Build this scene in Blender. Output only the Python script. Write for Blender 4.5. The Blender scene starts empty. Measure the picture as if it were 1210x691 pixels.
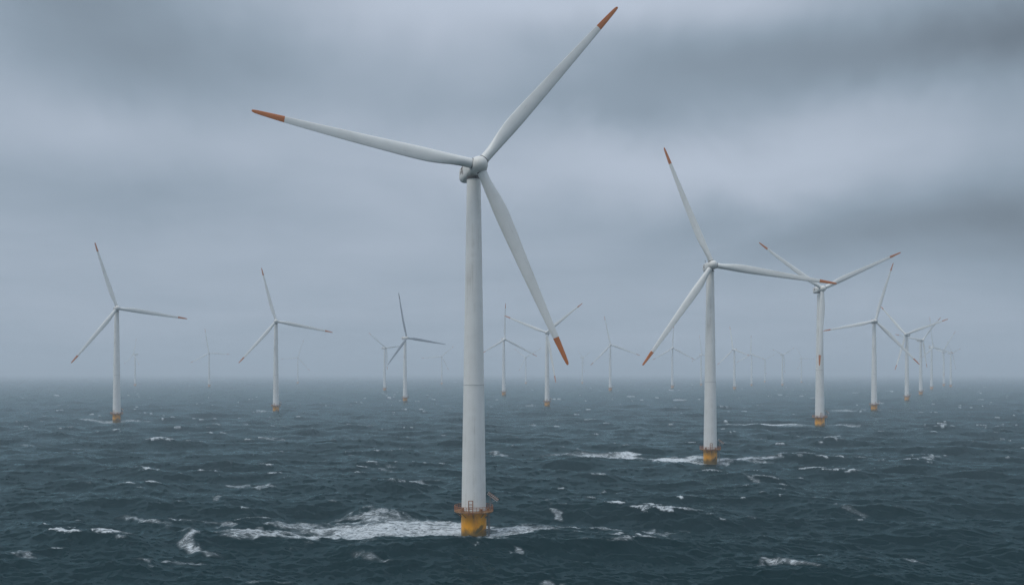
import bpy, bmesh, math, random
import numpy as np
from mathutils import Matrix, Vector

sc = bpy.context.scene
R = math.radians
F_PX, CAM_H, HORIZON_V = 1162.0, 38.3, 440.0      # the photograph's focal length in pixels, eye height, horizon row

# ---------------------------------------------------------------- camera
cam = bpy.data.cameras.new('camera')
cam.sensor_width = 36.0
cam.lens = 36.0 * F_PX / 1210.0
cam.shift_y = (HORIZON_V - 345.5) / 1210.0
cam.clip_start = 0.5
cam.clip_end = 120000.0
cam_ob = bpy.data.objects.new('camera', cam)
cam_ob.location = (0, 0, CAM_H)
cam_ob.rotation_euler = (R(90), 0, 0)
sc.collection.objects.link(cam_ob)
sc.camera = cam_ob

# ---------------------------------------------------------------- node helpers
class NT:
    def __init__(self, tree):
        self.t = tree
        tree.nodes.clear()
    def n(self, kind, **kw):
        nd = self.t.nodes.new(kind)
        for k, v in kw.items():
            setattr(nd, k, v)
        return nd
    def put(self, sock, v):
        if isinstance(v, bpy.types.NodeSocket):
            self.t.links.new(v, sock)
        elif v is not None:
            if hasattr(sock.default_value, '__len__') and not hasattr(v, '__len__'):
                v = [v] * len(sock.default_value)
            if hasattr(v, '__len__') and len(v) == 3 and len(sock.default_value) == 4:
                v = tuple(v) + (1,)
            sock.default_value = v
    def m(self, op, a, b=None, c=None, clamp=False):
        nd = self.n('ShaderNodeMath', operation=op, use_clamp=clamp)
        self.put(nd.inputs[0], a); self.put(nd.inputs[1], b)
        if c is not None: self.put(nd.inputs[2], c)
        return nd.outputs[0]
    def vm(self, op, a, b=None, scale=None):
        nd = self.n('ShaderNodeVectorMath', operation=op)
        self.put(nd.inputs[0], a)
        if b is not None: self.put(nd.inputs[1], b)
        if scale is not None: self.put(nd.inputs['Scale'], scale)
        return nd.outputs[0]
    def noise(self, vec, scale=1, detail=4, rough=.5, dist=0, lac=2.0):
        nd = self.n('ShaderNodeTexNoise')
        self.put(nd.inputs['Vector'], vec)
        for k, v in (('Scale', scale), ('Detail', detail), ('Roughness', rough), ('Distortion', dist), ('Lacunarity', lac)):
            self.put(nd.inputs[k], v)
        return nd
    def mix(self, f, a, b, mode='MIX'):
        nd = self.n('ShaderNodeMix', data_type='RGBA', blend_type=mode)
        self.put(nd.inputs[0], f); self.put(nd.inputs[6], a); self.put(nd.inputs[7], b)
        return nd.outputs[2]
    def ramp(self, f, lo, hi, o0=0.0, o1=1.0):
        nd = self.n('ShaderNodeMapRange', interpolation_type='SMOOTHSTEP')
        self.put(nd.inputs[0], f)
        for i, v in enumerate((lo, hi, o0, o1)):
            self.put(nd.inputs[1 + i], v)
        return nd.outputs[0]

# ---------------------------------------------------------------- sky: Nishita behind a closed deck of cloud
SUN_EL, SUN_AZ = R(55), R(238)                    # azimuth clockwise from +Y: behind the camera, a little to the left
world = bpy.data.worlds.new('World')
sc.world = world
world.use_nodes = True
W = NT(world.node_tree)
BG = 0.1
sky = W.n('ShaderNodeTexSky', sky_type='NISHITA', sun_disc=False)
sky.sun_elevation = SUN_EL
sky.sun_rotation = SUN_AZ
d = W.n('ShaderNodeTexCoord').outputs['Generated']
sep = W.n('ShaderNodeSeparateXYZ'); W.put(sep.inputs[0], d)
dx, dy, dz = sep.outputs
zc = W.m('MAXIMUM', dz, 0.0)
el = W.m('MULTIPLY', W.m('ARCSINE', dz, clamp=False), 180 / math.pi)      # degrees
az = W.m('MULTIPLY', W.m('ARCTAN2', dx, dy), 180 / math.pi)
# deck seen in perspective: the direction meets a flat layer overhead
den = W.m('ADD', zc, 0.10)
cb = W.n('ShaderNodeCombineXYZ')
W.put(cb.inputs[0], W.m('DIVIDE', dx, den)); W.put(cb.inputs[1], W.m('DIVIDE', dy, den)); W.put(cb.inputs[2], 3.7)
deck = cb.outputs[0]
n_big = W.noise(deck, .55, 5, .52, .4).outputs[0]
n_fine = W.noise(W.vm('ADD', deck, (7.1, 2.3, 0)), 1.7, 5, .55, .5).outputs[0]
# warp of the large masses so their edges are ragged
warp = W.noise(d, 5.0, 4, .55, .3)
wsep = W.n('ShaderNodeSeparateColor'); W.put(wsep.inputs[0], warp.outputs['Color'])
azw = W.m('MULTIPLY_ADD', W.m('SUBTRACT', wsep.outputs[0], .5), 16.0, az)
elw = W.m('MULTIPLY_ADD', W.m('SUBTRACT', wsep.outputs[1], .5), 5.0, el)
# large masses of thicker (-) and thinner (+) cloud: azimuth, elevation, half widths, amount
MASSES = [(-22, 17.0, 9, 2.6, -.24), (-7, 20.0, 9, 2.6, .17), (-14, 13.0, 9, 1.6, .10), (18, 17.0, 12, 1.8, -.27), (28, 16.0, 6, 3.4, -.20),
          (5, 15.0, 9, 1.5, -.16), (12, 12.0, 12, 2.0, .19), (20, 14.0, 5, 1.7, .06), (-23, 9.6, 9, 1.6, -.10),
          (18, 8.0, 9, 1.9, -.22), (28, 7.5, 7, 3.5, -.12), (-4, 11.0, 7, 1.4, .08), (-10, 6.5, 9, 1.6, .05), (-26, 12.5, 7, 1.8, .06), (2, 8.4, 6, 1.3, -.04),
          (27, 17.5, 5, 3, -.10), (27, 7.2, 6, 2.4, -.20), (-26, 20.0, 6, 1.8, -.22), (4, 20.3, 8, 1.4, .20), (13, 20.3, 5, 1.3, .10)]
acc = None
for a0, e0, sa, se, amp in MASSES:
    q = W.m('ADD', W.m('POWER', W.m('DIVIDE', W.m('SUBTRACT', azw, a0), sa), 2.0), W.m('POWER', W.m('DIVIDE', W.m('SUBTRACT', elw, e0), se), 2.0))
    g = W.m('MULTIPLY', W.m('EXPONENT', W.m('MULTIPLY', q, -1.0)), amp)
    acc = g if acc is None else W.m('ADD', acc, g)
acc = W.m('MULTIPLY', acc, 1.25)
lum = W.m('MULTIPLY_ADD', W.m('SUBTRACT', n_big, .5), .36, 1.0)
lum = W.m('MULTIPLY_ADD', W.m('SUBTRACT', n_fine, .5), .10, lum)
lum = W.m('ADD', lum, acc)
lum = W.m('MULTIPLY', lum, W.ramp(el, 22, 60, 1.0, 2.1))                # an overcast sky is brightest overhead
tint = W.mix(W.ramp(lum, .75, 1.25), (.315, .398, .490), (.385, .440, .525))
hsv = W.vm('SCALE', tint, scale=W.m('MULTIPLY', lum, 1.0 / BG))
cover = W.ramp(n_big, .0, .3, .93, .985)
col = W.mix(cover, sky.outputs[0], hsv)
bg = W.n('ShaderNodeBackground'); W.put(bg.inputs[0], col); bg.inputs[1].default_value = BG
wo = W.n('ShaderNodeOutputWorld'); W.t.links.new(bg.outputs[0], wo.inputs[0])

# ---------------------------------------------------------------- sun (through cloud)
sl = bpy.data.lights.new('sun', 'SUN')
sl.energy = 1.15
sl.angle = R(18)
sl.color = (1.0, .96, .90)
so = bpy.data.objects.new('sun', sl)
sc.collection.objects.link(so)
sun_dir = Vector((math.sin(SUN_AZ) * math.cos(SUN_EL), math.cos(SUN_AZ) * math.cos(SUN_EL), math.sin(SUN_EL)))
so.rotation_euler = sun_dir.to_track_quat('Z', 'Y').to_euler()

sc.view_settings.view_transform = 'Standard'
sc.view_settings.look = 'None'
sc.view_settings.exposure = 0.0
sc.view_settings.gamma = 1.0
sc.cycles.use_denoising = True
sc.cycles.denoising_prefilter = 'NONE'
sc.cycles.max_bounces = 6
sc.cycles.volume_bounces = 2
sc.cycles.use_adaptive_sampling = False

# ---------------------------------------------------------------- materials
def material(name):
    m = bpy.data.materials.new(name); m.use_nodes = True
    t = NT(m.node_tree)
    out = t.n('ShaderNodeOutputMaterial')
    return m, t, out
def principled(t, out, color, rough=.5, metal=0.0, spec=.5, normal=None):
    p = t.n('ShaderNodeBsdfPrincipled')
    t.put(p.inputs['Base Color'], color); t.put(p.inputs['Roughness'], rough)
    t.put(p.inputs['Metallic'], metal); t.put(p.inputs['Specular IOR Level'], spec)
    if normal is not None: t.put(p.inputs['Normal'], normal)
    t.t.links.new(p.outputs[0], out.inputs[0])
    return p
def obj_coords(t, scale):
    c = t.n('ShaderNodeTexCoord').outputs['Object']
    return t.vm('MULTIPLY', c, scale)

def paint(name, base, dirt, amount, streak=(1.2, 1.2, .06), rough=.42):
    m, t, out = material(name)
    v = obj_coords(t, streak)
    a = t.noise(v, 1.0, 6, .6, .2).outputs[0]
    b = t.noise(obj_coords(t, (.25, .25, .25)), 1.0, 5, .6).outputs[0]
    k = t.m('MULTIPLY', t.ramp(a, .48, .78), t.ramp(b, .3, .7))
    c = t.mix(t.m('MULTIPLY', k, amount), base, dirt)
    c = t.mix(t.m('MULTIPLY', t.ramp(b, .35, .7), .10), c, dirt)
    principled(t, out, c, t.m('MULTIPLY_ADD', a, .25, rough - .1))
    return m
M_TOWER = paint('white_tower_paint', (.77, .77, .735), (.34, .33, .28), .62)
M_BLADE = paint('white_blade_paint', (.74, .745, .71), (.33, .34, .32), .40, (.9, .9, .10), .38)
M_NAC = paint('white_nacelle_paint', (.76, .75, .70), (.34, .33, .29), .45, (.5, .5, .25))
M_SEAM = paint('weathered_seam', (.54, .55, .53), (.20, .18, .15), .5)
M_DARK = paint('dark_gasket', (.05, .05, .05), (.10, .07, .05), .6)
M_EMBLEM = paint('brown_emblem_print', (.13, .085, .065), (.2, .16, .13), .5)
M_RED = paint('red_tip_paint', (.50, .14, .018), (.10, .035, .02), .6, (1.5, 1.5, .35), .45)
M_CHAR = paint('black_tip', (.018, .017, .018), (.05, .045, .04), .5)
M_SOOT = paint('dark_blade_paint', (.32, .35, .38), (.05, .05, .06), .6)
M_RUST = paint('rusty_orange_rail', (.33, .12, .045), (.10, .045, .03), .8, (2, 2, 2), .65)
M_DECK = paint('weathered_deck', (.28, .14, .045), (.13, .065, .035), 1.0, (1.2, 1.2, 1.2), .7)
M_STEEL = paint('grey_steel', (.16, .17, .17), (.12, .07, .04), .6, (2, 2, .6), .5)
M_WHITE = paint('white_rail_paint', (.68, .66, .62), (.4, .25, .18), .5, (2, 2, 2))

def yellow_paint():
    m, t, out = material('yellow_foundation_paint')
    g = t.n('ShaderNodeTexCoord').outputs['Object']
    s = t.n('ShaderNodeSeparateXYZ'); t.put(s.inputs[0], g)
    z = s.outputs[2]
    n1 = t.noise(t.vm('MULTIPLY', g, (1.1, 1.1, .14)), 1, 6, .62, .3).outputs[0]
    n2 = t.noise(g, .45, 6, .6, .5).outputs[0]
    n3 = t.noise(t.vm('MULTIPLY', g, (2.2, 2.2, .25)), 1, 5, .6).outputs[0]
    c = t.mix(t.ramp(n2, .3, .7), (.92, .41, .002), (.80, .31, .002))
    # rust runs down from the deck edge
    run = t.m('MULTIPLY', t.ramp(n1, .50, .72), t.ramp(z, 0.5, 5.4))
    c = t.mix(t.m('MULTIPLY', run, .55), c, (.24, .09, .015))
    run2 = t.m('MULTIPLY', t.ramp(n3, .58, .70), t.ramp(z, 3.2, 5.4))
    c = t.mix(t.m('MULTIPLY', run2, .8), c, (.05, .045, .025))
    # weed and slime at the splash line and a green patch to one side
    slime = t.ramp(t.m('MULTIPLY_ADD', n2, -2.4, z), -.9, .9, 1.0, 0.0)
    c = t.mix(t.m('MULTIPLY', slime, .85), c, (.045, .05, .018))
    px = t.m('DIVIDE', t.m('SUBTRACT', s.outputs[0], 1.5), 1.1)
    pz = t.m('DIVIDE', t.m('SUBTRACT', t.m('MULTIPLY_ADD', s.outputs[0], -.75, z), 0.35), .75)
    e = t.m('ADD', t.m('MULTIPLY', px, px), t.m('MULTIPLY', pz, pz))
    e = t.m('ADD', e, t.m('MULTIPLY', t.m('SUBTRACT', n3, .5), 2.6))
    c = t.mix(t.m('MULTIPLY', t.ramp(e, 1.2, .5), .8), c, (.05, .065, .025))
    principled(t, out, c, .5)
    return m
M_YELLOW = yellow_paint()

# ---------------------------------------------------------------- the sea
# turbines: base x, y, scale, yaw of the rotor, turn of the rotor, small turn and length factor of each blade
TURBINES = [
    ('near', -9.1, 234.1, 0.964, 18.0, 39.0, [2.0, -2.1, 0.1], [1.007, 0.93, 0.949]),
    ('t2', 85.4, 423.6, 0.935, 2.0, 97.6, [1.3, -1.9, 0.6], [1.002, 0.996, 1.021]),
    ('t3', 221.2, 706.8, 1.09, 5.0, 65.4, [0.3, -0.1, -0.2], [1.03, 0.893, 0.909]),
    ('t4', 368.3, 1000.1, 1.006, -5.0, 17.9, [-0.3, -0.8, 1.1], [1.077, 1.065, 0.925]),
    ('t5', 541.6, 1348.6, 1.004, -45.0, 74.8, [-3.0, -0.7, 3.6], [1.051, 0.879, 0.968]),
    ('t6', 698.2, 1679.6, 1.039, 18.0, 46.5, [-1.5, 9.0, -7.5], [0.942, 0.8, 0.979]),
    ('t7', 949.7, 2225.5, 1.054, 19.0, 111.3, [-8.6, 4.5, 4.1], [0.933, 0.835, 1.16]),
    ('t8', 1221.5, 2781.7, 1.069, -65.0, 46.1, [-10.8, 4.4, 6.4], [1.16, 1.16, 0.86]),
    ('t9', 1167.0, 2615.3, 1.0, 44.0, 62.4, [14.0, -14.0, 11.6], [0.933, 0.8, 0.8]),
    ('l1', -313.8, 780.7, 0.99, 28.0, 99.4, [-1.4, -1.7, 3.1], [0.946, 0.981, 0.951]),
    ('l1b', -1067.2, 2784.6, 1.0, -44.0, 7.6, [7.6, -2.5, -5.2], [0.8, 0.932, 1.044]),
    ('l2', -805.6, 2616.5, 1.0, 11.0, 107.9, [-14.0, 13.1, 2.5], [0.933, 0.944, 1.16]),
    ('l3', -232.2, 967.4, 0.983, 15.0, 102.3, [-1.2, -1.7, 2.9], [0.991, 0.97, 0.961]),
    ('l4', -748.6, 3437.3, 1.0, 15.0, 20.6, [-2.8, -1.9, 4.7], [1.16, 1.074, 1.012]),
    ('l5', -140.3, 1290.2, 0.93, 35.0, 102.9, [-5.1, -2.7, 7.7], [1.111, 0.882, 1.125]),
    ('l6', -268.5, 2074.3, 1.0, 54.0, 70.4, [14.0, -6.7, -9.7], [0.86, 0.818, 1.051]),
    ('l7', -226.2, 3166.4, 1.0, 5.0, 35.9, [13.2, -2.3, -11.0], [0.884, 0.856, 1.16]),
    ('m1', -13.7, 1648.5, 1.045, 22.0, -0.1, [2.7, -3.0, 0.4], [1.012, 1.065, 0.8]),
    ('m2', 40.1, 1121.8, 0.93, -14.0, 50.6, [1.1, -2.6, 1.5], [0.993, 1.102, 1.0]),
    ('m2b', 47.0, 3342.0, 1.0, -13.0, 71.1, [-10.8, 14.0, -4.3], [1.112, 0.902, 0.853]),
    ('m3', 206.9, 2070.3, 1.073, 6.0, 107.9, [2.2, -2.3, 0.1], [1.086, 1.018, 1.009]),
    ('m3b', 242.9, 3396.5, 1.0, 58.0, 64.7, [4.3, 1.3, -5.7], [0.951, 0.916, 0.851]),
    ('m4', 391.6, 2401.1, 1.09, 2.0, 0.6, [2.5, -1.8, -0.7], [0.905, 0.967, 0.933]),
    ('m5', 550.9, 2864.7, 1.0, 30.0, 112.7, [-11.6, 11.8, -0.2], [0.87, 0.814, 1.007]),
    ('m6', 500.4, 2211.4, 1.0, -54.0, 108.1, [-1.6, 3.3, -1.7], [0.895, 0.97, 0.951]),
    ('m7', 681.6, 2797.2, 1.0, -49.0, 116.5, [-9.9, 6.9, 3.0], [0.844, 0.882, 0.954]),
    ('m8', 984.5, 3830.7, 1.0, 22.0, 57.5, [9.9, 4.4, -14.0], [0.8, 1.084, 0.946]),
    ('m9', 787.8, 2864.6, 1.0, 33.0, 58.5, [7.3, 3.4, -10.7], [0.872, 0.954, 0.849]),
    ('m10', 1072.9, 3645.1, 1.0, 24.0, 91.0, [0.3, 3.0, -3.2], [0.974, 0.833, 0.812]),
]

rng = np.random.default_rng(11)
def wave_tile(L, N, k_lo, k_hi, seed, alpha=.0105, kp=2 * math.pi / 60, wind=(-.45, -.9)):
    r = np.random.default_rng(seed)
    k1 = np.fft.fftfreq(N, L / N) * 2 * math.pi
    kx, ky = np.meshgrid(k1, k1)
    k = np.hypot(kx, ky); k[0, 0] = 1e-9
    w = np.array(wind) / np.hypot(*wind)
    ct = (kx * w[0] + ky * w[1]) / k
    D = np.where(ct > 0, 1.0, .25) * np.abs(ct) ** np.where(k < .5, 3.0, 1.2) + .06
    D /= 1.5
    S = alpha / 2 * k ** -4 * np.exp(-1.25 * (kp / k) ** 2) * D
    S *= (k >= k_lo) & (k < k_hi); S[0, 0] = 0
    A = np.sqrt(S / 2) * (2 * math.pi / L) * N * N * (r.standard_normal((N, N)) + 1j * r.standard_normal((N, N)))
    h = np.real(np.fft.ifft2(A)) * math.sqrt(2)
    ik = 1j / k
    Dx = np.real(np.fft.ifft2(A * ik * kx)) * math.sqrt(2)
    Dy = np.real(np.fft.ifft2(A * ik * ky)) * math.sqrt(2)
    div = np.real(np.fft.ifft2(-A * k)) * math.sqrt(2)
    slope = math.sqrt((k * k * S).sum() * (2 * math.pi / L) ** 2)
    return dict(L=L, N=N, f=np.stack([h, Dx, Dy, div], -1).astype(np.float32), slope=slope)
def sample(t, x, y, rot):
    c, s = math.cos(rot), math.sin(rot)
    xr, yr = (c * x + s * y), (-s * x + c * y)
    u = (xr / t['L'] * t['N']) % t['N']; v = (yr / t['L'] * t['N']) % t['N']
    i = np.floor(u).astype(int); j = np.floor(v).astype(int)
    a = (u - i)[..., None].astype(np.float32); b = (v - j)[..., None].astype(np.float32)
    i %= t['N']; j %= t['N']; i2 = (i + 1) % t['N']; j2 = (j + 1) % t['N']
    f = t['f']
    g = (f[j, i] * (1 - a) + f[j, i2] * a) * (1 - b) + (f[j2, i] * (1 - a) + f[j2, i2] * a) * b
    dxx = c * g[..., 1] - s * g[..., 2]; dyy = s * g[..., 1] + c * g[..., 2]
    return g[..., 0], dxx, dyy, g[..., 3]

def smooth(x, a, b):
    t = np.clip((x - a) / (b - a), 0, 1)
    return t * t * (3 - 2 * t)

def ground(u, v):
    y = CAM_H * F_PX / (v - HORIZON_V)
    return (u - 605) / F_PX * y, y

def build_sea():
    A = wave_tile(910.0, 1024, 0, 2 * math.pi / 22, 5, alpha=.036)
    B = wave_tile(307.0, 1024, 2 * math.pi / 22, 2 * math.pi / 5, 6, alpha=.018)
    C = wave_tile(97.0, 1024, 2 * math.pi / 5, 2 * math.pi / .7, 7, alpha=.040)
    th = list(np.arange(-33, 33.001, .06))
    st, q = .06, 33.0
    side = []
    while q < 180:
        st = min(st * 1.25, 4.0); q += st
        side.append(min(q, 180.0))
    if side[-1] == 180.0: side_r, side_l = side[:-1], side
    else: side_r, side_l = side, side + [180.0]
    th = np.array([-a for a in reversed(side_l)] + th + side_r)
    vv = np.concatenate([np.arange(252, 6.4, -.42), 6.4 * np.exp(-np.linspace(0.05, 1.65, 34))])
    rr = np.concatenate([np.geomspace(2, 60, 16), np.arange(61.5, 148, 1.2), 983.0 * CAM_H / vv])
    rr = rr[np.concatenate([[True], np.diff(rr) > 0])]
    rr = rr[rr < 29500]
    NT_, NR = len(th), len(rr)
    ta, ra = np.meshgrid(np.radians(th), rr)
    x = ra * np.sin(ta); y = ra * np.cos(ta)
    sp_r = np.gradient(rr)[:, None] * np.ones((1, NT_))
    sp_t = ra * np.radians(np.gradient(th))[None, :]
    sp = np.maximum(sp_r, sp_t)
    fa, fb, fc = 1 - smooth(sp, 30, 120), 1 - smooth(sp, 8, 34), 1 - smooth(sp, 2.6, 10)
    ha, xa, ya, da = sample(A, x, y, .0)
    hb, xb, yb, db = sample(B, x, y, .35)
    hc, xc, yc, dc = sample(C, x, y, -.3)
    lam = 1.0
    X = x + lam * (xa * fa + xb * fb + .8 * xc * fc)
    Y = y + lam * (ya * fa + yb * fb + .8 * yc * fc)
    Z = ha * fa + hb * fb + hc * fc
    rough = np.sqrt(A['slope'] ** 2 * (1 - fa ** 2) + B['slope'] ** 2 * (1 - fb ** 2) + C['slope'] ** 2 * (1 - fc ** 2))
    # whitecaps where the crests pinch together
    pinch = -(da + db + .15 * dc)
    core = (ra > 150) & (ra < 1200) & (np.abs(ta) < .55)
    t0 = np.quantile(pinch[core], .95); t1 = np.quantile(pinch[core], .991)
    patchy = sample(A, x * .55 + 300, y * .55 + 100, 1.1)[0]
    patchy = smooth(patchy / A['f'][..., 0].std(), -.5, 1.1)
    foam = smooth(pinch, t0, t1) * (.35 + .65 * patchy)
    # foam left behind: wakes of the foundations, spent breakers (u, v, half length, half height in the photo, tilt, strength)
    wx = 7.0 * hb / hb.std() * .5 + 3.0 * hc / hc.std() * .5
    wy = 2.6 * sample(B, x * .8 + 90, y * .8 - 40, .9)[0] / hb.std() + 1.2 * xc / xc.std()
    def ell(cx, cy, a, b, rot, s, soft=.7):
        nonlocal foam
        c_, s_ = math.cos(rot), math.sin(rot)
        px, py = x - cx + wx * min(1, a / 9), y - cy + wy * min(1, b / 6)
        e = np.sqrt(((c_ * px + s_ * py) / a) ** 2 + ((-s_ * px + c_ * py) / b) ** 2)
        foam = np.maximum(foam, s * (1 - smooth(e, 1 - soft, 1.0)))
    for u, v, du, dv, rot, s in PATCHES:
        cx, cy = ground(u, v)
        ell(cx, cy, du * cy / F_PX, dv * cy * cy / (F_PX * CAM_H), rot, s)
    for i, tb in enumerate(TURBINES):
        bx, by, S = tb[1], tb[2], tb[3]
        ell(bx, by, 7.5, 7.0, 0, .84)
        if by < 1200:                       # the pile breaks up the waves round it
            near = np.exp(-(np.hypot(x - bx, y - by) / 9) ** 2)
            Z = Z * (1 - .8 * near) - .55 * near
        if i > 0:
            l = 20 + 14 * ((i * 37) % 10) / 10
            ell(bx - l * .7, by + 2, l, 5.5, .03, .72)
            ell(bx + l * .5, by + 1, l * .7, 4.5, -.03, .60)
    # the steep breakers close by: real ridges in the surface with foam on their lip
    for pts, height, width, fs in BREAKERS:
        P = [ground(*p) for p in pts]
        best = np.full(x.shape, 1e9); along = np.zeros(x.shape); side_ = np.zeros(x.shape)
        box = (x > min(p[0] for p in P) - 25) & (x < max(p[0] for p in P) + 25) & (y > min(p[1] for p in P) - 40) & (y < max(p[1] for p in P) + 40)
        bi = np.nonzero(box)
        bxx, byy = x[bi], y[bi]
        bd = np.full(bxx.shape, 1e9); bs = np.zeros(bxx.shape); bt = np.zeros(bxx.shape)
        n = len(P) - 1
        for k in range(n):
            (x0, y0), (x1, y1) = P[k], P[k + 1]
            ex, ey = x1 - x0, y1 - y0; L2 = ex * ex + ey * ey
            tt = np.clip(((bxx - x0) * ex + (byy - y0) * ey) / L2, 0, 1)
            qx, qy = bxx - (x0 + tt * ex), byy - (y0 + tt * ey)
            dd = np.hypot(qx, qy)
            up = dd < bd
            bd[up] = dd[up]; bs[up] = (np.sign(qy) * dd)[up]; bt[up] = ((k + tt) / n)[up]
        env = np.clip(np.sin(math.pi * np.clip(bt * .9 + .05, 0, 1)), 0, 1) ** .6
        back = np.exp(-(bs / (width * 2.2)) ** 2); face = np.exp(-(bs / (width * .75)) ** 2)
        Z[bi] += height * env * np.where(bs > 0, back, face)
        lip = np.exp(-((bs + .2 + .9 * wy[bi] * .25) / (width * .85)) ** 2)
        wob = .86 + .14 * np.sin(bt * 23 + pts[0][0])
        foam[bi] = np.maximum(foam[bi], fs * env * lip * wob)
    co = np.stack([X, Y, Z], -1).reshape(-1, 3).astype(np.float32)
    co = np.vstack([co, [[0, 0, 0]]]).astype(np.float32)
    idx = np.arange(NR * NT_).reshape(NR, NT_)
    nx = np.roll(idx, -1, axis=1)
    quads = np.stack([idx[:-1], idx[1:], nx[1:], nx[:-1]], -1).reshape(-1, 4)[:, ::-1]
    tris = np.stack([np.full(NT_, NR * NT_), nx[0], idx[0]], -1)
    # same winding for both: normals up
    quads = quads[:, ::-1]
    a, b, c = co[quads[NT_ * 30 + NT_ // 2][:3]]
    if np.cross(b - a, c - a)[2] < 0: quads = quads[:, ::-1]
    a, b, c = co[tris[NT_ // 2]]
    if np.cross(b - a, c - a)[2] < 0: tris = tris[:, ::-1]
    me = bpy.data.meshes.new('sea')
    loops = np.concatenate([quads.ravel(), tris.ravel()]).astype(np.int32)
    starts = np.concatenate([np.arange(len(quads)) * 4, len(quads) * 4 + np.arange(len(tris)) * 3]).astype(np.int32)
    me.vertices.add(len(co)); me.vertices.foreach_set('co', co.ravel())
    me.loops.add(len(loops)); me.loops.foreach_set('vertex_index', loops)
    me.polygons.add(len(starts)); me.polygons.foreach_set('loop_start', starts)
    me.polygons.foreach_set('use_smooth', np.ones(len(starts), dtype=bool))
    for nm, arr in (('foam', foam), ('chop', rough)):
        at = me.attributes.new(nm, 'FLOAT', 'POINT')
        at.data.foreach_set('value', np.append(arr.ravel(), 0).astype(np.float32))
    me.update(calc_edges=True)
    me.validate()
    me.materials.append(sea_material())
    ob = bpy.data.objects.new('sea', me)
    ob['kind'] = 'structure'
    sc.collection.objects.link(ob)
    return dict(A=A, B=B)

PATCHES = [
    # the long wake of the nearest foundation
    (535, 622, 42, 13, 0, .94), (470, 624, 85, 19, 0, .98), (400, 629, 100, 14, .02, .97), (330, 632, 90, 10, .02, .92), (520, 626, 50, 16, 0, 1.02), (615, 627, 62, 9, 0, .90), (430, 612, 55, 9, 0, .80), (285, 628, 40, 5, 0, .8), (360, 620, 60, 6, 0, .74),
    (262, 618, 45, 2.6, 0, .70), (592, 629, 42, 9, 0, .86), (635, 622, 40, 7, 0, .60), (560, 640, 45, 5, 0, .74),
    (210, 664, 30, 7, .35, .62), (32, 656, 22, 3.5, .1, .68), (480, 572, 42, 4.5, 0, .80), (455, 551, 18, 3, 0, .62), (655, 603, 11, 4, .2, .72),
    (740, 622, 62, 4.0, 0, .72), (772, 633, 34, 4, 0, .62), (640, 684, 34, 6, .2, .70), (610, 655, 9, 5, 0, .62), (720, 579, 20, 2.5, 0, .66),
    (690, 538, 56, 7, 0, .96), (738, 541, 36, 4, 0, 1.2), (775, 543, 85, 3.4, 0, 1.22), (875, 543, 50, 3.0, 0, 1.05), (820, 543, 30, 4, 0, .95),
    (586, 536, 18, 2.4, 0, .80), (232, 555, 30, 2.5, 0, .66), (290, 570, 26, 3.0, 0, .70), (312, 574, 16, 3, 0, .74), (325, 518, 18, 1.8, 0, .74),
    (262, 592, 20, 3.5, .2, .55), (905, 502, 64, 1.8, 0, 1.08), (985, 503, 44, 1.8, 0, .86), (1000, 485, 32, 1.0, 0, .80), (1095, 541, 26, 1.6, 0, .82),
    (985, 599, 14, 2.2, 0, .72), (1100, 617, 20, 3, 0, .66), (1015, 606, 14, 2, 0, .5), (970, 655, 14, 3, 0, .6), (1080, 660, 14, 3, 0, .62), (890, 565, 8, 2.5, 0, .6),
    (115, 497, 38, 1.2, 0, .85), (155, 497, 20, 1.0, 0, .8), (312, 486, 20, .9, 0, .8), (1180, 518, 14, 1.6, 0, .6), (40, 527, 12, 1.6, 0, .62),
    (90, 529, 14, 1.6, 0, .66), (155, 533, 7, 2, 0, .6), (190, 532, 10, 1.8, 0, .6), (430, 680, 14, 3.5, 0, .6), (700, 509, 18, 1.4, 0, .72), (632, 503, 8, 1.8, 0, .75),
]
BREAKERS = [
    ([(141, 608), (152, 606), (166, 611), (174, 616), (186, 620), (202, 626)], .9, 1.5, 1.0),
    ([(214, 632), (222, 631), (226, 640), (234, 646), (250, 651), (268, 651)], 1.2, 1.7, 1.05),
    ([(405, 652), (424, 657), (448, 661), (470, 664)], .7, 1.5, .62),
    ([(880, 672), (898, 664), (915, 666), (935, 671), (958, 676), (975, 679)], 1.1, 1.6, .98),
    ([(480, 573), (505, 569), (530, 568)], .8, 1.8, .85),
    ([(575, 535), (586, 535), (602, 539)], .9, 2.0, .9),
]

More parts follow.
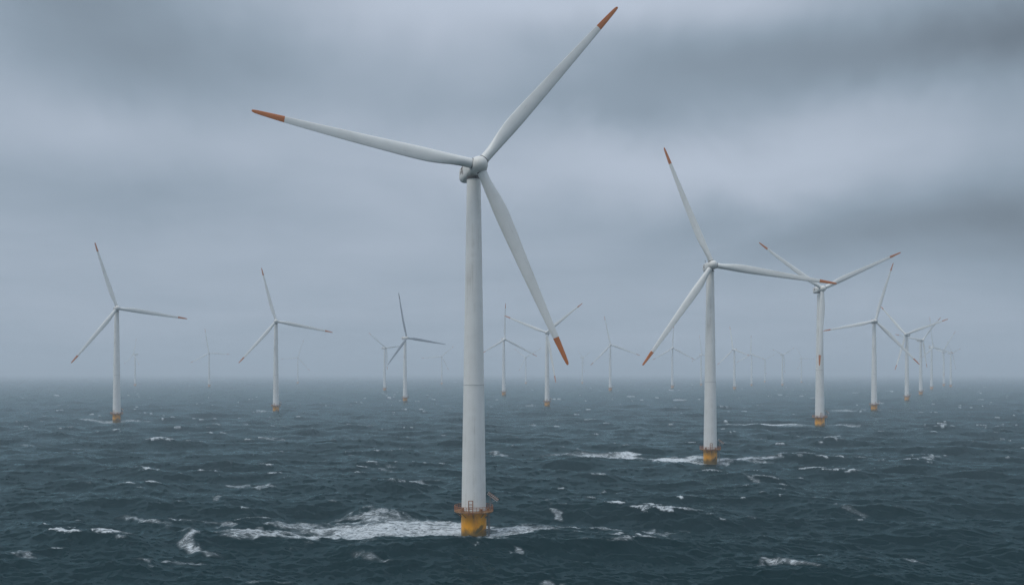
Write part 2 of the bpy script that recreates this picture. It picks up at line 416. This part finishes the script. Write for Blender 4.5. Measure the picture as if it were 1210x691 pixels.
def sea_material():
    m, t, out = material('rough_sea_water')
    g = t.n('ShaderNodeTexCoord').outputs['Object']
    foam = t.n('ShaderNodeAttribute', attribute_name='foam').outputs['Fac']
    chop = t.n('ShaderNodeAttribute', attribute_name='chop').outputs['Fac']
    # ripples too small for the mesh, as slopes
    def slopes(scale, stretch):
        c = t.noise(t.vm('MULTIPLY', g, stretch), scale, 3, .6).outputs['Color']
        return t.vm('SUBTRACT', c, (.5, .5, .5))
    r1 = slopes(.75, (1, 1.3, 1)); r2 = slopes(3.1, (1, 1.3, 1))
    tilt = t.vm('ADD', t.vm('SCALE', r1, scale=t.m('MULTIPLY_ADD', chop, 2.6, .22)), t.vm('SCALE', r2, scale=t.m('MULTIPLY_ADD', chop, 1.8, .20)))
    tilt = t.vm('MULTIPLY', tilt, (1, 1, 0))
    nrm = t.vm('NORMALIZE', t.vm('ADD', t.n('ShaderNodeNewGeometry').outputs['Normal'], tilt))
    # water
    big = t.noise(g, .012, 3, .5).outputs[0]
    wc = t.mix(big, (.0008, .0135, .0165), (.0014, .0175, .021))
    df = t.n('ShaderNodeBsdfDiffuse'); t.put(df.inputs['Color'], wc)
    gl = t.n('ShaderNodeBsdfGlossy'); gl.inputs['Roughness'].default_value = .14; t.put(gl.inputs['Normal'], nrm)
    gl.inputs['Color'].default_value = (.72, .96, .99, 1)
    fr = t.n('ShaderNodeFresnel'); fr.inputs['IOR'].default_value = 1.333; t.put(fr.inputs['Normal'], nrm)
    p = t.n('ShaderNodeMixShader'); t.put(p.inputs[0], t.m('MULTIPLY', t.m('POWER', fr.outputs[0], 1.5), .56))
    t.t.links.new(df.outputs[0], p.inputs[1]); t.t.links.new(gl.outputs[0], p.inputs[2])
    # foam: torn into threads and cells
    wv = t.noise(g, .25, 3, .5).outputs['Color']
    gw = t.vm('ADD', g, t.vm('SCALE', t.vm('SUBTRACT', wv, (.5, .5, .5)), scale=3.2))
    f1 = t.noise(t.vm('MULTIPLY', gw, (.22, .75, .7)), 1.0, 8, .66, .7).outputs[0]
    f2 = t.noise(t.vm('MULTIPLY', gw, (.8, 2.4, 2.0)), 1.0, 5, .7, .4).outputs[0]
    vo = t.n('ShaderNodeTexVoronoi', feature='DISTANCE_TO_EDGE'); t.put(vo.inputs['Vector'], t.vm('MULTIPLY', gw, (.5, .75, .75))); vo.inputs['Scale'].default_value = 1.0
    cells = t.ramp(vo.outputs['Distance'], .0, .35, 1.0, 0.0)
    tex = t.m('ADD', t.m('MULTIPLY', f1, .52), t.m('MULTIPLY', f2, .48))
    tex = t.m('MULTIPLY_ADD', cells, .06, tex)
    tex = t.m('MULTIPLY_ADD', t.m('SUBTRACT', tex, .5), 2.1, .5)
    # strands: ridged noise; more of them join up where the foam is thick
    rd = t.noise(t.vm('MULTIPLY', gw, (.26, 1.0, .9)), 1.0, 6, .60, .6).outputs[0]
    ridge = t.m('SUBTRACT', 1.0, t.m('MULTIPLY', t.m('ABSOLUTE', t.m('SUBTRACT', rd, .5)), 7.0), None)
    mixd = t.m('ADD', t.m('MULTIPLY', ridge, .42), t.m('MULTIPLY', tex, .58))
    lim = t.m('MULTIPLY_ADD', foam, -.66, 1.0)
    mask = t.ramp(t.m('SUBTRACT', mixd, lim), -.12, .50)
    mask = t.m('MULTIPLY', mask, t.ramp(foam, .02, .4))
    thin = t.m('MULTIPLY', t.ramp(foam, .15, .95), .18)          # milky water under the foam
    mask = t.m('MULTIPLY', t.m('MAXIMUM', mask, thin), .84)
    fo = t.n('ShaderNodeBsdfPrincipled')
    t.put(fo.inputs['Base Color'], t.mix(f2, (.60, .66, .68), (.80, .83, .84))); fo.inputs['Roughness'].default_value = .8
    fo.inputs['Specular IOR Level'].default_value = .2
    bmp = t.n('ShaderNodeBump'); bmp.inputs['Strength'].default_value = .6; bmp.inputs['Distance'].default_value = .25
    t.put(bmp.inputs['Height'], tex); t.put(fo.inputs['Normal'], bmp.outputs[0])
    mx = t.n('ShaderNodeMixShader'); t.put(mx.inputs[0], mask)
    t.t.links.new(p.outputs[0], mx.inputs[1]); t.t.links.new(fo.outputs[0], mx.inputs[2])
    t.t.links.new(mx.outputs[0], out.inputs[0])
    return m

build_sea()

# ---------------------------------------------------------------- haze over the sea
HAZE_DENSITY = .000285
def build_haze():
    bm = bmesh.new()
    bmesh.ops.create_cube(bm, size=1.0)
    zlo, zhi = -8.0, 175.0
    for v in bm.verts:
        v.co.x *= 62000; v.co.y *= 62000
        v.co.z = zlo if v.co.z < 0 else zhi
    me = bpy.data.meshes.new('haze'); bm.to_mesh(me); bm.free()
    m, t, out = material('sea_haze')
    p = t.n('ShaderNodeVolumePrincipled')
    p.inputs['Color'].default_value = (.86, .93, .98, 1)
    p.inputs['Density'].default_value = HAZE_DENSITY
    p.inputs['Anisotropy'].default_value = .1
    t.t.links.new(p.outputs[0], out.inputs['Volume'])
    me.materials.append(m)
    ob = bpy.data.objects.new('haze', me)
    ob['kind'] = 'stuff'; ob['label'] = 'pale blue grey sea haze fading the far turbines'
    sc.collection.objects.link(ob)
build_haze()

# ---------------------------------------------------------------- mesh helpers
def finish(name, bm, mats, parent=None, smooth_angle=40):
    bmesh.ops.recalc_face_normals(bm, faces=bm.faces[:])
    me = bpy.data.meshes.new(name); bm.to_mesh(me); bm.free()
    for m in (mats if isinstance(mats, (list, tuple)) else [mats]):
        me.materials.append(m)
    me.polygons.foreach_set('use_smooth', [True] * len(me.polygons))
    me.set_sharp_from_angle(angle=R(smooth_angle))
    ob = bpy.data.objects.new(name, me)
    sc.collection.objects.link(ob)
    if parent is not None: ob.parent = parent
    return ob
def loft(bm, rings, cap=True, mat=0):
    vs = [[bm.verts.new(p) for p in r] for r in rings]
    n = len(rings[0])
    for a, b in zip(vs[:-1], vs[1:]):
        for i in range(n):
            f = bm.faces.new((a[i], a[(i + 1) % n], b[(i + 1) % n], b[i])); f.material_index = mat
    if cap:
        f = bm.faces.new(vs[0]); f.material_index = mat
        f = bm.faces.new(vs[-1]); f.material_index = mat
    return vs
def circle(r, z, n=48, cx=0, cy=0):
    return [(cx + r * math.cos(2 * math.pi * i / n), cy + r * math.sin(2 * math.pi * i / n), z) for i in range(n)]
def lathe(bm, prof, n=48, cap=True, mat=0):
    return loft(bm, [circle(r, z, n) for r, z in prof], cap, mat)
def tube(bm, a, b, r, n=8, mat=0):
    a, b = Vector(a), Vector(b)
    d_ = (b - a).normalized()
    u = d_.orthogonal().normalized(); w = d_.cross(u)
    loft(bm, [[tuple(p + r * (math.cos(2 * math.pi * i / n) * u + math.sin(2 * math.pi * i / n) * w)) for i in range(n)] for p in (a, b)], True, mat)
def hoop(bm, R0, z, r, n=48, k=6, mat=0):
    rings = []
    for i in range(n):
        a = 2 * math.pi * i / n
        rings.append([bm.verts.new(((R0 + r * math.cos(2 * math.pi * j / k)) * math.cos(a), (R0 + r * math.cos(2 * math.pi * j / k)) * math.sin(a), z + r * math.sin(2 * math.pi * j / k))) for j in range(k)])
    for i in range(n):
        p, q = rings[i], rings[(i + 1) % n]
        for j in range(k):
            f = bm.faces.new((p[j], p[(j + 1) % k], q[(j + 1) % k], q[j])); f.material_index = mat
def block(bm, c, s, rot=0, mat=0):
    r = bmesh.ops.create_cube(bm, size=1.0)
    M = Matrix.Translation(c) @ Matrix.Rotation(rot, 4, 'Z') @ Matrix.Diagonal((*s, 1))
    bmesh.ops.transform(bm, matrix=M, verts=r['verts'])
    for v in r['verts']:
        for f in v.link_faces: f.material_index = mat

# ---------------------------------------------------------------- one turbine
HUB_Z, OVERHANG, TILT, BLADE_R = 90.0, 4.6, R(5), 57.0
DECK_Z = 5.75

def blade_section(r):
    # chord, thickness, twist (deg), circle blend
    pts = [(1.7, 2.4, 2.4, 14, 0), (4.0, 2.4, 2.35, 14, 0), (6.5, 2.7, 2.15, 14, .35), (10, 3.25, 1.8, 11, .82), (14, 3.6, 1.5, 8, 1),
           (18, 3.5, 1.25, 6, 1), (25, 3.1, .88, 5, 1), (33, 2.65, .62, 3, 1), (42, 2.05, .44, 1.5, 1), (49, 1.58, .32, .6, 1), (54, 1.12, .22, 0, 1), (56.2, .82, .15, 0, 1), (56.8, .58, .11, 0, 1), (57.0, .30, .06, 0, 1)]
    P = np.array(pts); xs = P[:, 0]
    k = int(np.clip(np.searchsorted(xs, r) - 1, 0, len(xs) - 2))
    def slope(i):
        if i == 0 or i == len(xs) - 1: return np.zeros(5)
        d0 = (P[i] - P[i - 1]) / (xs[i] - xs[i - 1]); d1 = (P[i + 1] - P[i]) / (xs[i + 1] - xs[i])
        return np.where(d0 * d1 > 0, 2 * d0 * d1 / np.where(d0 + d1 == 0, 1, d0 + d1), 0)
    hh = xs[k + 1] - xs[k]; t = (r - xs[k]) / hh
    v = P[k] * (2 * t ** 3 - 3 * t * t + 1) + slope(k) * hh * (t ** 3 - 2 * t * t + t) + P[k + 1] * (3 * t * t - 2 * t ** 3) + slope(k + 1) * hh * (t ** 3 - t * t)
    return [float(q) for q in v]
def blade_ring(r, n=28):
    _, c, th, tw, k = blade_section(r)
    tw = R(tw + 4)
    ring = []
    for i in range(n):
        a = 2 * math.pi * i / n
        cxr, cyr = math.cos(a) * c / 2, math.sin(a) * th / 2          # ellipse / root circle
        s = (1 - math.cos(a)) / 2                                     # 0 leading (+x) .. 1 trailing
        xa = c * (.38 - s) 
        half = 2.6 * th / 2 * (0.9 * math.sqrt(max(s, 0)) * (1 - s) ** .9 + .04 * s)
        ya = half * (1 if math.sin(a) >= 0 else -1) if 1e-6 < s < 1 - 1e-6 else 0
        X_, Y_ = cxr * (1 - k) + xa * k, cyr * (1 - k) + ya * k
        pre = -1.6 * max(0, (r - 12) / 45) ** 2                       # pre-bend towards the wind
        ring.append((X_ * math.cos(tw) - Y_ * math.sin(tw), X_ * math.sin(tw) + Y_ * math.cos(tw) + pre, r))
    return ring
RED_FROM = 49.2
def make_blade():
    bm = bmesh.new()
    loft(bm, [blade_ring(r) for r in (1.7, 2.6, 4, 4.7, 5.4, 6.1, 6.8, 7.5, 8.2, 9, 9.8, 10.6, 11.4, 12.4, 13.5, 15, 17, 19, 21, 24, 28, 33, 38, 42, 46, RED_FROM)])
    # dark seal at the root
    lathe(bm, [(1.30, 1.72), (1.30, 2.02)], 40, True, 1)
    b = finish('blade', bm, [M_BLADE, M_DARK])
    bm = bmesh.new()
    loft(bm, [blade_ring(r) for r in (RED_FROM + .01, 51, 52.5, 54, 55.2, 56.2, 56.8, 57.0)])
    tip = finish('blade_tip', bm, M_RED, b)
    return b

def superring(y, w, h, zc_, n=36, p=3.2):
    out = []
    for i in range(n):
        a = 2 * math.pi * i / n
        c, s = math.cos(a), math.sin(a)
        out.append((w / 2 * math.copysign(abs(c) ** (2 / p), c), y, zc_ + h / 2 * math.copysign(abs(s) ** (2 / p), s)))
    return out

def make_turbine():
    root = bpy.data.objects.new('wind_turbine', None)
    root.empty_display_size = 4
    sc.collection.objects.link(root)
    # foundation
    bm = bmesh.new()
    lathe(bm, [(3.12, -7.5), (3.12, 5.2), (3.28, 5.25), (3.28, 5.5)], 64)
    finish('foundation', bm, M_YELLOW, root)
    # tower
    bm = bmesh.new()
    z0, z1, r0, r1 = DECK_Z + .02, 87.3, 3.02, 1.72
    rad = lambda z: r0 + (r1 - r0) * ((z - z0) / (z1 - z0)) ** 1.05
    prof = [(rad(z), z) for z in np.linspace(z0, z1, 34)]
    lathe(bm, prof, 64)
    for z in (36.7,):
        lathe(bm, [(rad(z) - .02, z - .14), (rad(z) + .035, z - .10), (rad(z) + .035, z + .10), (rad(z) - .02, z + .14)], 64, True, 1)
    lathe(bm, [(r0 + .0, z0), (r0 + .12, z0 + .02), (r0 + .12, z0 + .28), (r0 - .01, z0 + .32)], 64, True, 1)
    tower = finish('tower', bm, [M_TOWER, M_SEAM], root)
    # yaw bearing
    bm = bmesh.new()
    lathe(bm, [(r1 - .05, z1 + .01), (1.85, z1 + .03), (1.85, z1 + .55), (1.6, z1 + .57)], 48)
    finish('yaw_bearing', bm, M_DARK, root)
    # platform
    bm = bmesh.new()
    rin, rout = 3.06, 4.85
    rings = [circle(rin, DECK_Z - .18, 64), circle(rout, DECK_Z - .18, 64), circle(rout, DECK_Z, 64), circle(rin, DECK_Z, 64), circle(rin, DECK_Z - .18, 64)]
    loft(bm, rings, False)
    bmesh.ops.remove_doubles(bm, verts=bm.verts[:], dist=1e-4)
    for i in range(10):
        a = 2 * math.pi * (i + .5) / 10
        c, s = math.cos(a), math.sin(a)
        tube(bm, (3.1 * c, 3.1 * s, DECK_Z - 1.5), (4.6 * c, 4.6 * s, DECK_Z - .22), .09, 6)
        tube(bm, (3.1 * c, 3.1 * s, DECK_Z - .28), (4.75 * c, 4.75 * s, DECK_Z - .28), .08, 6)
    # lockers standing on the deck edge
    for a, s in ((-1.05, (.7, .5, .8)), (-2.35, (.55, .45, .95)), (-.35, (.5, .5, .7))):
        block(bm, (3.75 * math.cos(a), 3.75 * math.sin(a), DECK_Z + s[2] / 2 - .01), s, a)
    finish('platform', bm, M_DECK, root)
    bm = bmesh.new()
    for i in range(36):
        a = 2 * math.pi * i / 36
        c, s = 4.76 * math.cos(a), 4.76 * math.sin(a)
        tube(bm, (c, s, DECK_Z - .1), (c, s, DECK_Z + 1.25), .055, 6)
    for z, r in ((1.25, .06), (.85, .045), (.45, .045)):
        hoop(bm, 4.76, DECK_Z + z, r, 52)
    finish('railing', bm, M_RUST, root)
    # access frame on the camera side
    bm = bmesh.new()
    for sx in (-.5, .5):
        tube(bm, (-.55 + sx, -5.0, DECK_Z - .45), (-.55 + sx, -5.0, DECK_Z + 3.0), .11, 8)
    for z in (-.3, 0, .5, 1.0, 1.5, 2.05, 2.95):
        tube(bm, (-1.05, -5.0, DECK_Z + z), (-.05, -5.0, DECK_Z + z), .06 if z < 2 else .1, 6)
    for sx in (-.5, .5):
        tube(bm, (-.55 + sx, -5.0, DECK_Z + 2.0), (-.55 + sx, -4.4, DECK_Z + .1), .05, 6)
    finish('access_frame', bm, M_RUST, root)
    # boat ladder beside the foundation
    bm = bmesh.new()
    ax, ay = 3.75, -1.6
    for k in (-.35, .35):
        tube(bm, (ax + k * .4, ay + k, -4), (ax + k * .4, ay + k, DECK_Z - .2), .13, 8)
    for i in range(24):
        z = -3.6 + i * .38
        tube(bm, (ax - .14, ay - .35, z), (ax + .14, ay + .35, z), .035, 5)
    for z in (1.2, 4.2):
        for k in (-.35, .35):
            tube(bm, (2.75, ay + k, z), (ax + k * .4, ay + k, z), .09, 6)
    finish('boat_ladder', bm, M_STEEL, root)
    # davit with its slanting striped boom
    bm = bmesh.new()
    tube(bm, (4.1, -.6, DECK_Z - .02), (4.1, -.6, DECK_Z + 4.3), .14, 10)
    tube(bm, (4.1, -.6, DECK_Z + 1.9), (5.5, -.6, DECK_Z + 2.6), .08, 8)
    dv = finish('davit_crane', bm, M_STEEL, root)
    bm = bmesh.new()
    p0, p1 = Vector((3.55, -.6, DECK_Z + 4.35)), Vector((5.95, -.6, DECK_Z + 2.55))
    for i, off in enumerate((-.36, -.12, .12, .36)):
        o = Vector((off * .55, -.25 * (i % 2), off * .75))
        tube(bm, p0 + o, p1 + o, .075, 6, i % 2)
    for i in range(7):
        t = i / 6
        c = p0.lerp(p1, t)
        tube(bm, c + Vector((-.27, -.1, -.36)), c + Vector((.27, -.1, .36)), .05, 5, 0)
    finish('boom', bm, [M_WHITE, M_RUST], dv)
    # nacelle
    bm = bmesh.new()
    zn = HUB_Z - .15
    loft(bm, [superring(y, w, h, zn + dz_, 40, p) for y, w, h, dz_, p in (
        (-2.35, 2.9, 2.9, .15, 2), (-2.0, 3.3, 3.3, .1, 2.2), (-1.0, 3.7, 3.8, 0, 2.8), (1, 3.9, 4.1, -.05, 3.2), (4, 3.9, 4.2, -.05, 3.4), (6.5, 3.8, 4.2, -.08, 3.4), (7.6, 3.5, 3.9, -.1, 3.0), (8.2, 2.9, 3.2, -.12, 2.6), (8.45, 1.6, 1.9, -.12, 2.2))])
    nac = finish('nacelle', bm, M_NAC, root)
    # worn emblem on the flank: two slanting strokes and a bowl, flush on the side panel
    for sx in (-1, 1):
        bm = bmesh.new()
        for (y, z, ly, lz, rt) in ((3.6, .10, .42, 1.9, .5), (4.6, .35, .38, 1.5, .5), (4.2, 1.05, 1.5, .34, .12), (3.9, -.05, 1.3, .3, .12), (5.3, -.05, .34, .95, .5)):
            r = bmesh.ops.create_cube(bm, size=1.0)
            Mx = Matrix.Translation((sx * 1.945, y, zn + z)) @ Matrix.Rotation(-rt, 4, 'X') @ Matrix.Diagonal((.05, ly, lz, 1))
            bmesh.ops.transform(bm, matrix=Mx, verts=r['verts'])
        finish('emblem', bm, M_EMBLEM, nac)
    for sx in (-.75, .75):
        bm = bmesh.new()
        tube(bm, (sx, 6.6, zn + 1.9), (sx, 6.6, zn + 3.3), .07, 6)
        tube(bm, (sx - .35, 6.6, zn + 3.2), (sx + .35, 6.6, zn + 3.2), .06, 6)
        finish('wind_sensor', bm, M_DARK, nac)
    bm = bmesh.new()
    tube(bm, (0, 5.6, zn + 1.95), (0, 5.6, zn + 2.45), .2, 12)
    finish('warning_light', bm, M_RED, nac)
    # hub with spinner
    bm = bmesh.new()
    prof = [(1.55, 2.15), (1.95, 1.9), (2.12, 1.2), (2.16, .3), (2.1, -.5), (1.92, -1.2), (1.6, -1.8), (1.15, -2.25), (.6, -2.52), (.12, -2.6)]
    lathe(bm, prof, 48)
    bmesh.ops.rotate(bm, cent=(0, 0, 0), matrix=Matrix.Rotation(R(-90), 3, 'X'), verts=bm.verts[:])   # profile axis +z -> +y
    # collars where the blades enter
    for k in range(3):
        Mk = Matrix.Rotation(k * 2 * math.pi / 3, 4, 'Y')
        n0 = len(bm.verts)
        bm.verts.ensure_lookup_table()
        lathe(bm, [(1.34, .9), (1.34, 1.72)], 40)
        bm.verts.ensure_lookup_table()
        bmesh.ops.transform(bm, matrix=Mk, verts=bm.verts[n0:])
    hub = finish('hub', bm, M_NAC, root)
    blades = [make_blade()]
    blades[0].parent = root
    for k in range(2):
        c = blades[0].copy(); sc.collection.objects.link(c); c.parent = root
        tp = blades[0].children[0].copy(); sc.collection.objects.link(tp); tp.parent = c
        blades.append(c)
    return root

def copy_thing(o, parent=None):
    c = o.copy(); sc.collection.objects.link(c)
    c.parent = parent
    for ch in list(o.children):
        copy_thing(ch, c)
    return c

def pose(root, tb):
    name, bx, by, S, yaw, rot, offs, lens = tb
    root.location = (bx, by, 0); root.scale = (S, S, S); root.rotation_euler = (0, 0, 0)
    head = Matrix.Rotation(R(yaw), 4, 'Z')
    hubm = head @ Matrix.Translation((0, -OVERHANG, HUB_Z)) @ Matrix.Rotation(-TILT, 4, 'X')
    k = 0
    for ch in root.children:
        kind = ch.name.split('.')[0]
        if kind in ('nacelle', 'yaw_bearing'):
            ch.matrix_local = head
        elif kind == 'hub':
            ch.matrix_local = hubm @ Matrix.Rotation(R(rot), 4, 'Y')
        elif kind == 'blade':
            ch.matrix_local = hubm @ Matrix.Rotation(R(rot + 120 * k + offs[k]), 4, 'Y') @ Matrix.Diagonal((1, 1, lens[k], 1))
            k += 1

LABELS = {
    'near': 'largest and nearest white turbine, foaming wake at its yellow foundation',
    't2': 'second largest white turbine, right of the nearest one, two rotor blades pointing left',
    't3': 'big white turbine with one blade hanging straight down in front of its tower',
    't4': 'white turbine with a clear orange foundation, directly right of the turbine whose blade hangs down',
    't5': 'nearer of two hazy turbines with orange feet behind the right row, its rotor turned aside',
    't6': 'hazy turbine with a small orange foot, one blade pointing left at the next bigger tower',
    't7': 'pale turbine third from the right row\'s far end, one blade almost straight up',
    't8': 'very pale turbine, long blade reaching up right, second from the right row\'s far end',
    't9': 'faintest small turbine at the far right end of the row',
    'l1': 'large white turbine with an orange foundation, the leftmost of those clearly seen',
    'l1b': 'tiny faint turbine just right of the leftmost large turbine',
    'l2': 'faint grey turbine midway between the two large turbines on the left',
    'l3': 'white turbine with orange tips and foot, second large one from the left edge',
    'l4': 'ghostly turbine almost lost in haze just right of the second large left turbine',
    'l5': 'white turbine with dark blades and one black blade tip pointing up',
    'l6': 'pale hazy turbine just left of the turbine with the black blade tip',
    'l7': 'ghostly turbine between the black tipped turbine and the nearest tower, almost lost in haze',
    'm1': 'grey hazy turbine just right of the nearest tower with one blade straight up',
    'm2': 'white turbine with an orange foot standing behind the lowest blade tip of the nearest turbine',
    'm2b': 'ghostly turbine between the two hazy turbines right of the nearest tower',
    'm3': 'hazy grey turbine with a faint reddish foot, alone midway between the two largest turbines',
    'm3b': 'ghostly small turbine left of the lone hazy grey one in the middle',
    'm4': 'faint grey turbine behind the low left blade of the second largest turbine',
    'm5': 'ghostly turbine close against the left side of the second largest tower',
    'm6': 'faint grey turbine just right of the second largest tower, clearest of the faint group there',
    'm7': 'ghostly turbine second to the right of the second largest tower',
    'm8': 'tiny distant turbine third to the right of the second largest tower, smallest of its group',
    'm9': 'ghostly turbine fourth right of the second largest tower, two blades raised in a V',
    'm10': 'ghostly turbine nearest to the left of the tower with the hanging blade',
}

proto = make_turbine()
things = [proto] + [copy_thing(proto) for _ in TURBINES[1:]]
for o, tb in zip(things, TURBINES):
    pose(o, tb)
    o['label'] = LABELS[tb[0]]
    o['category'] = 'wind turbine'
    o['group'] = 'wind turbines standing in the sea'

# one turbine has a blackened upper tip and dark blades
def override(ob, slot, m):
    ob.material_slots[slot].link = 'OBJECT'
    ob.material_slots[slot].material = m
for o, tb in zip(things, TURBINES):
    if tb[0] == 'l5':
        bl = [c for c in o.children if c.name.split('.')[0] == 'blade']
        for b in bl:
            override(b, 0, M_SOOT)
        top = min(bl, key=lambda b: abs((tb[5] + 120 * bl.index(b) + tb[6][bl.index(b)] + 180) % 360 - 180))
        for b in bl:
            override(b.children[0], 0, M_CHAR if b is top else M_SOOT)
        top.children[0]['label'] = 'black blade tip'
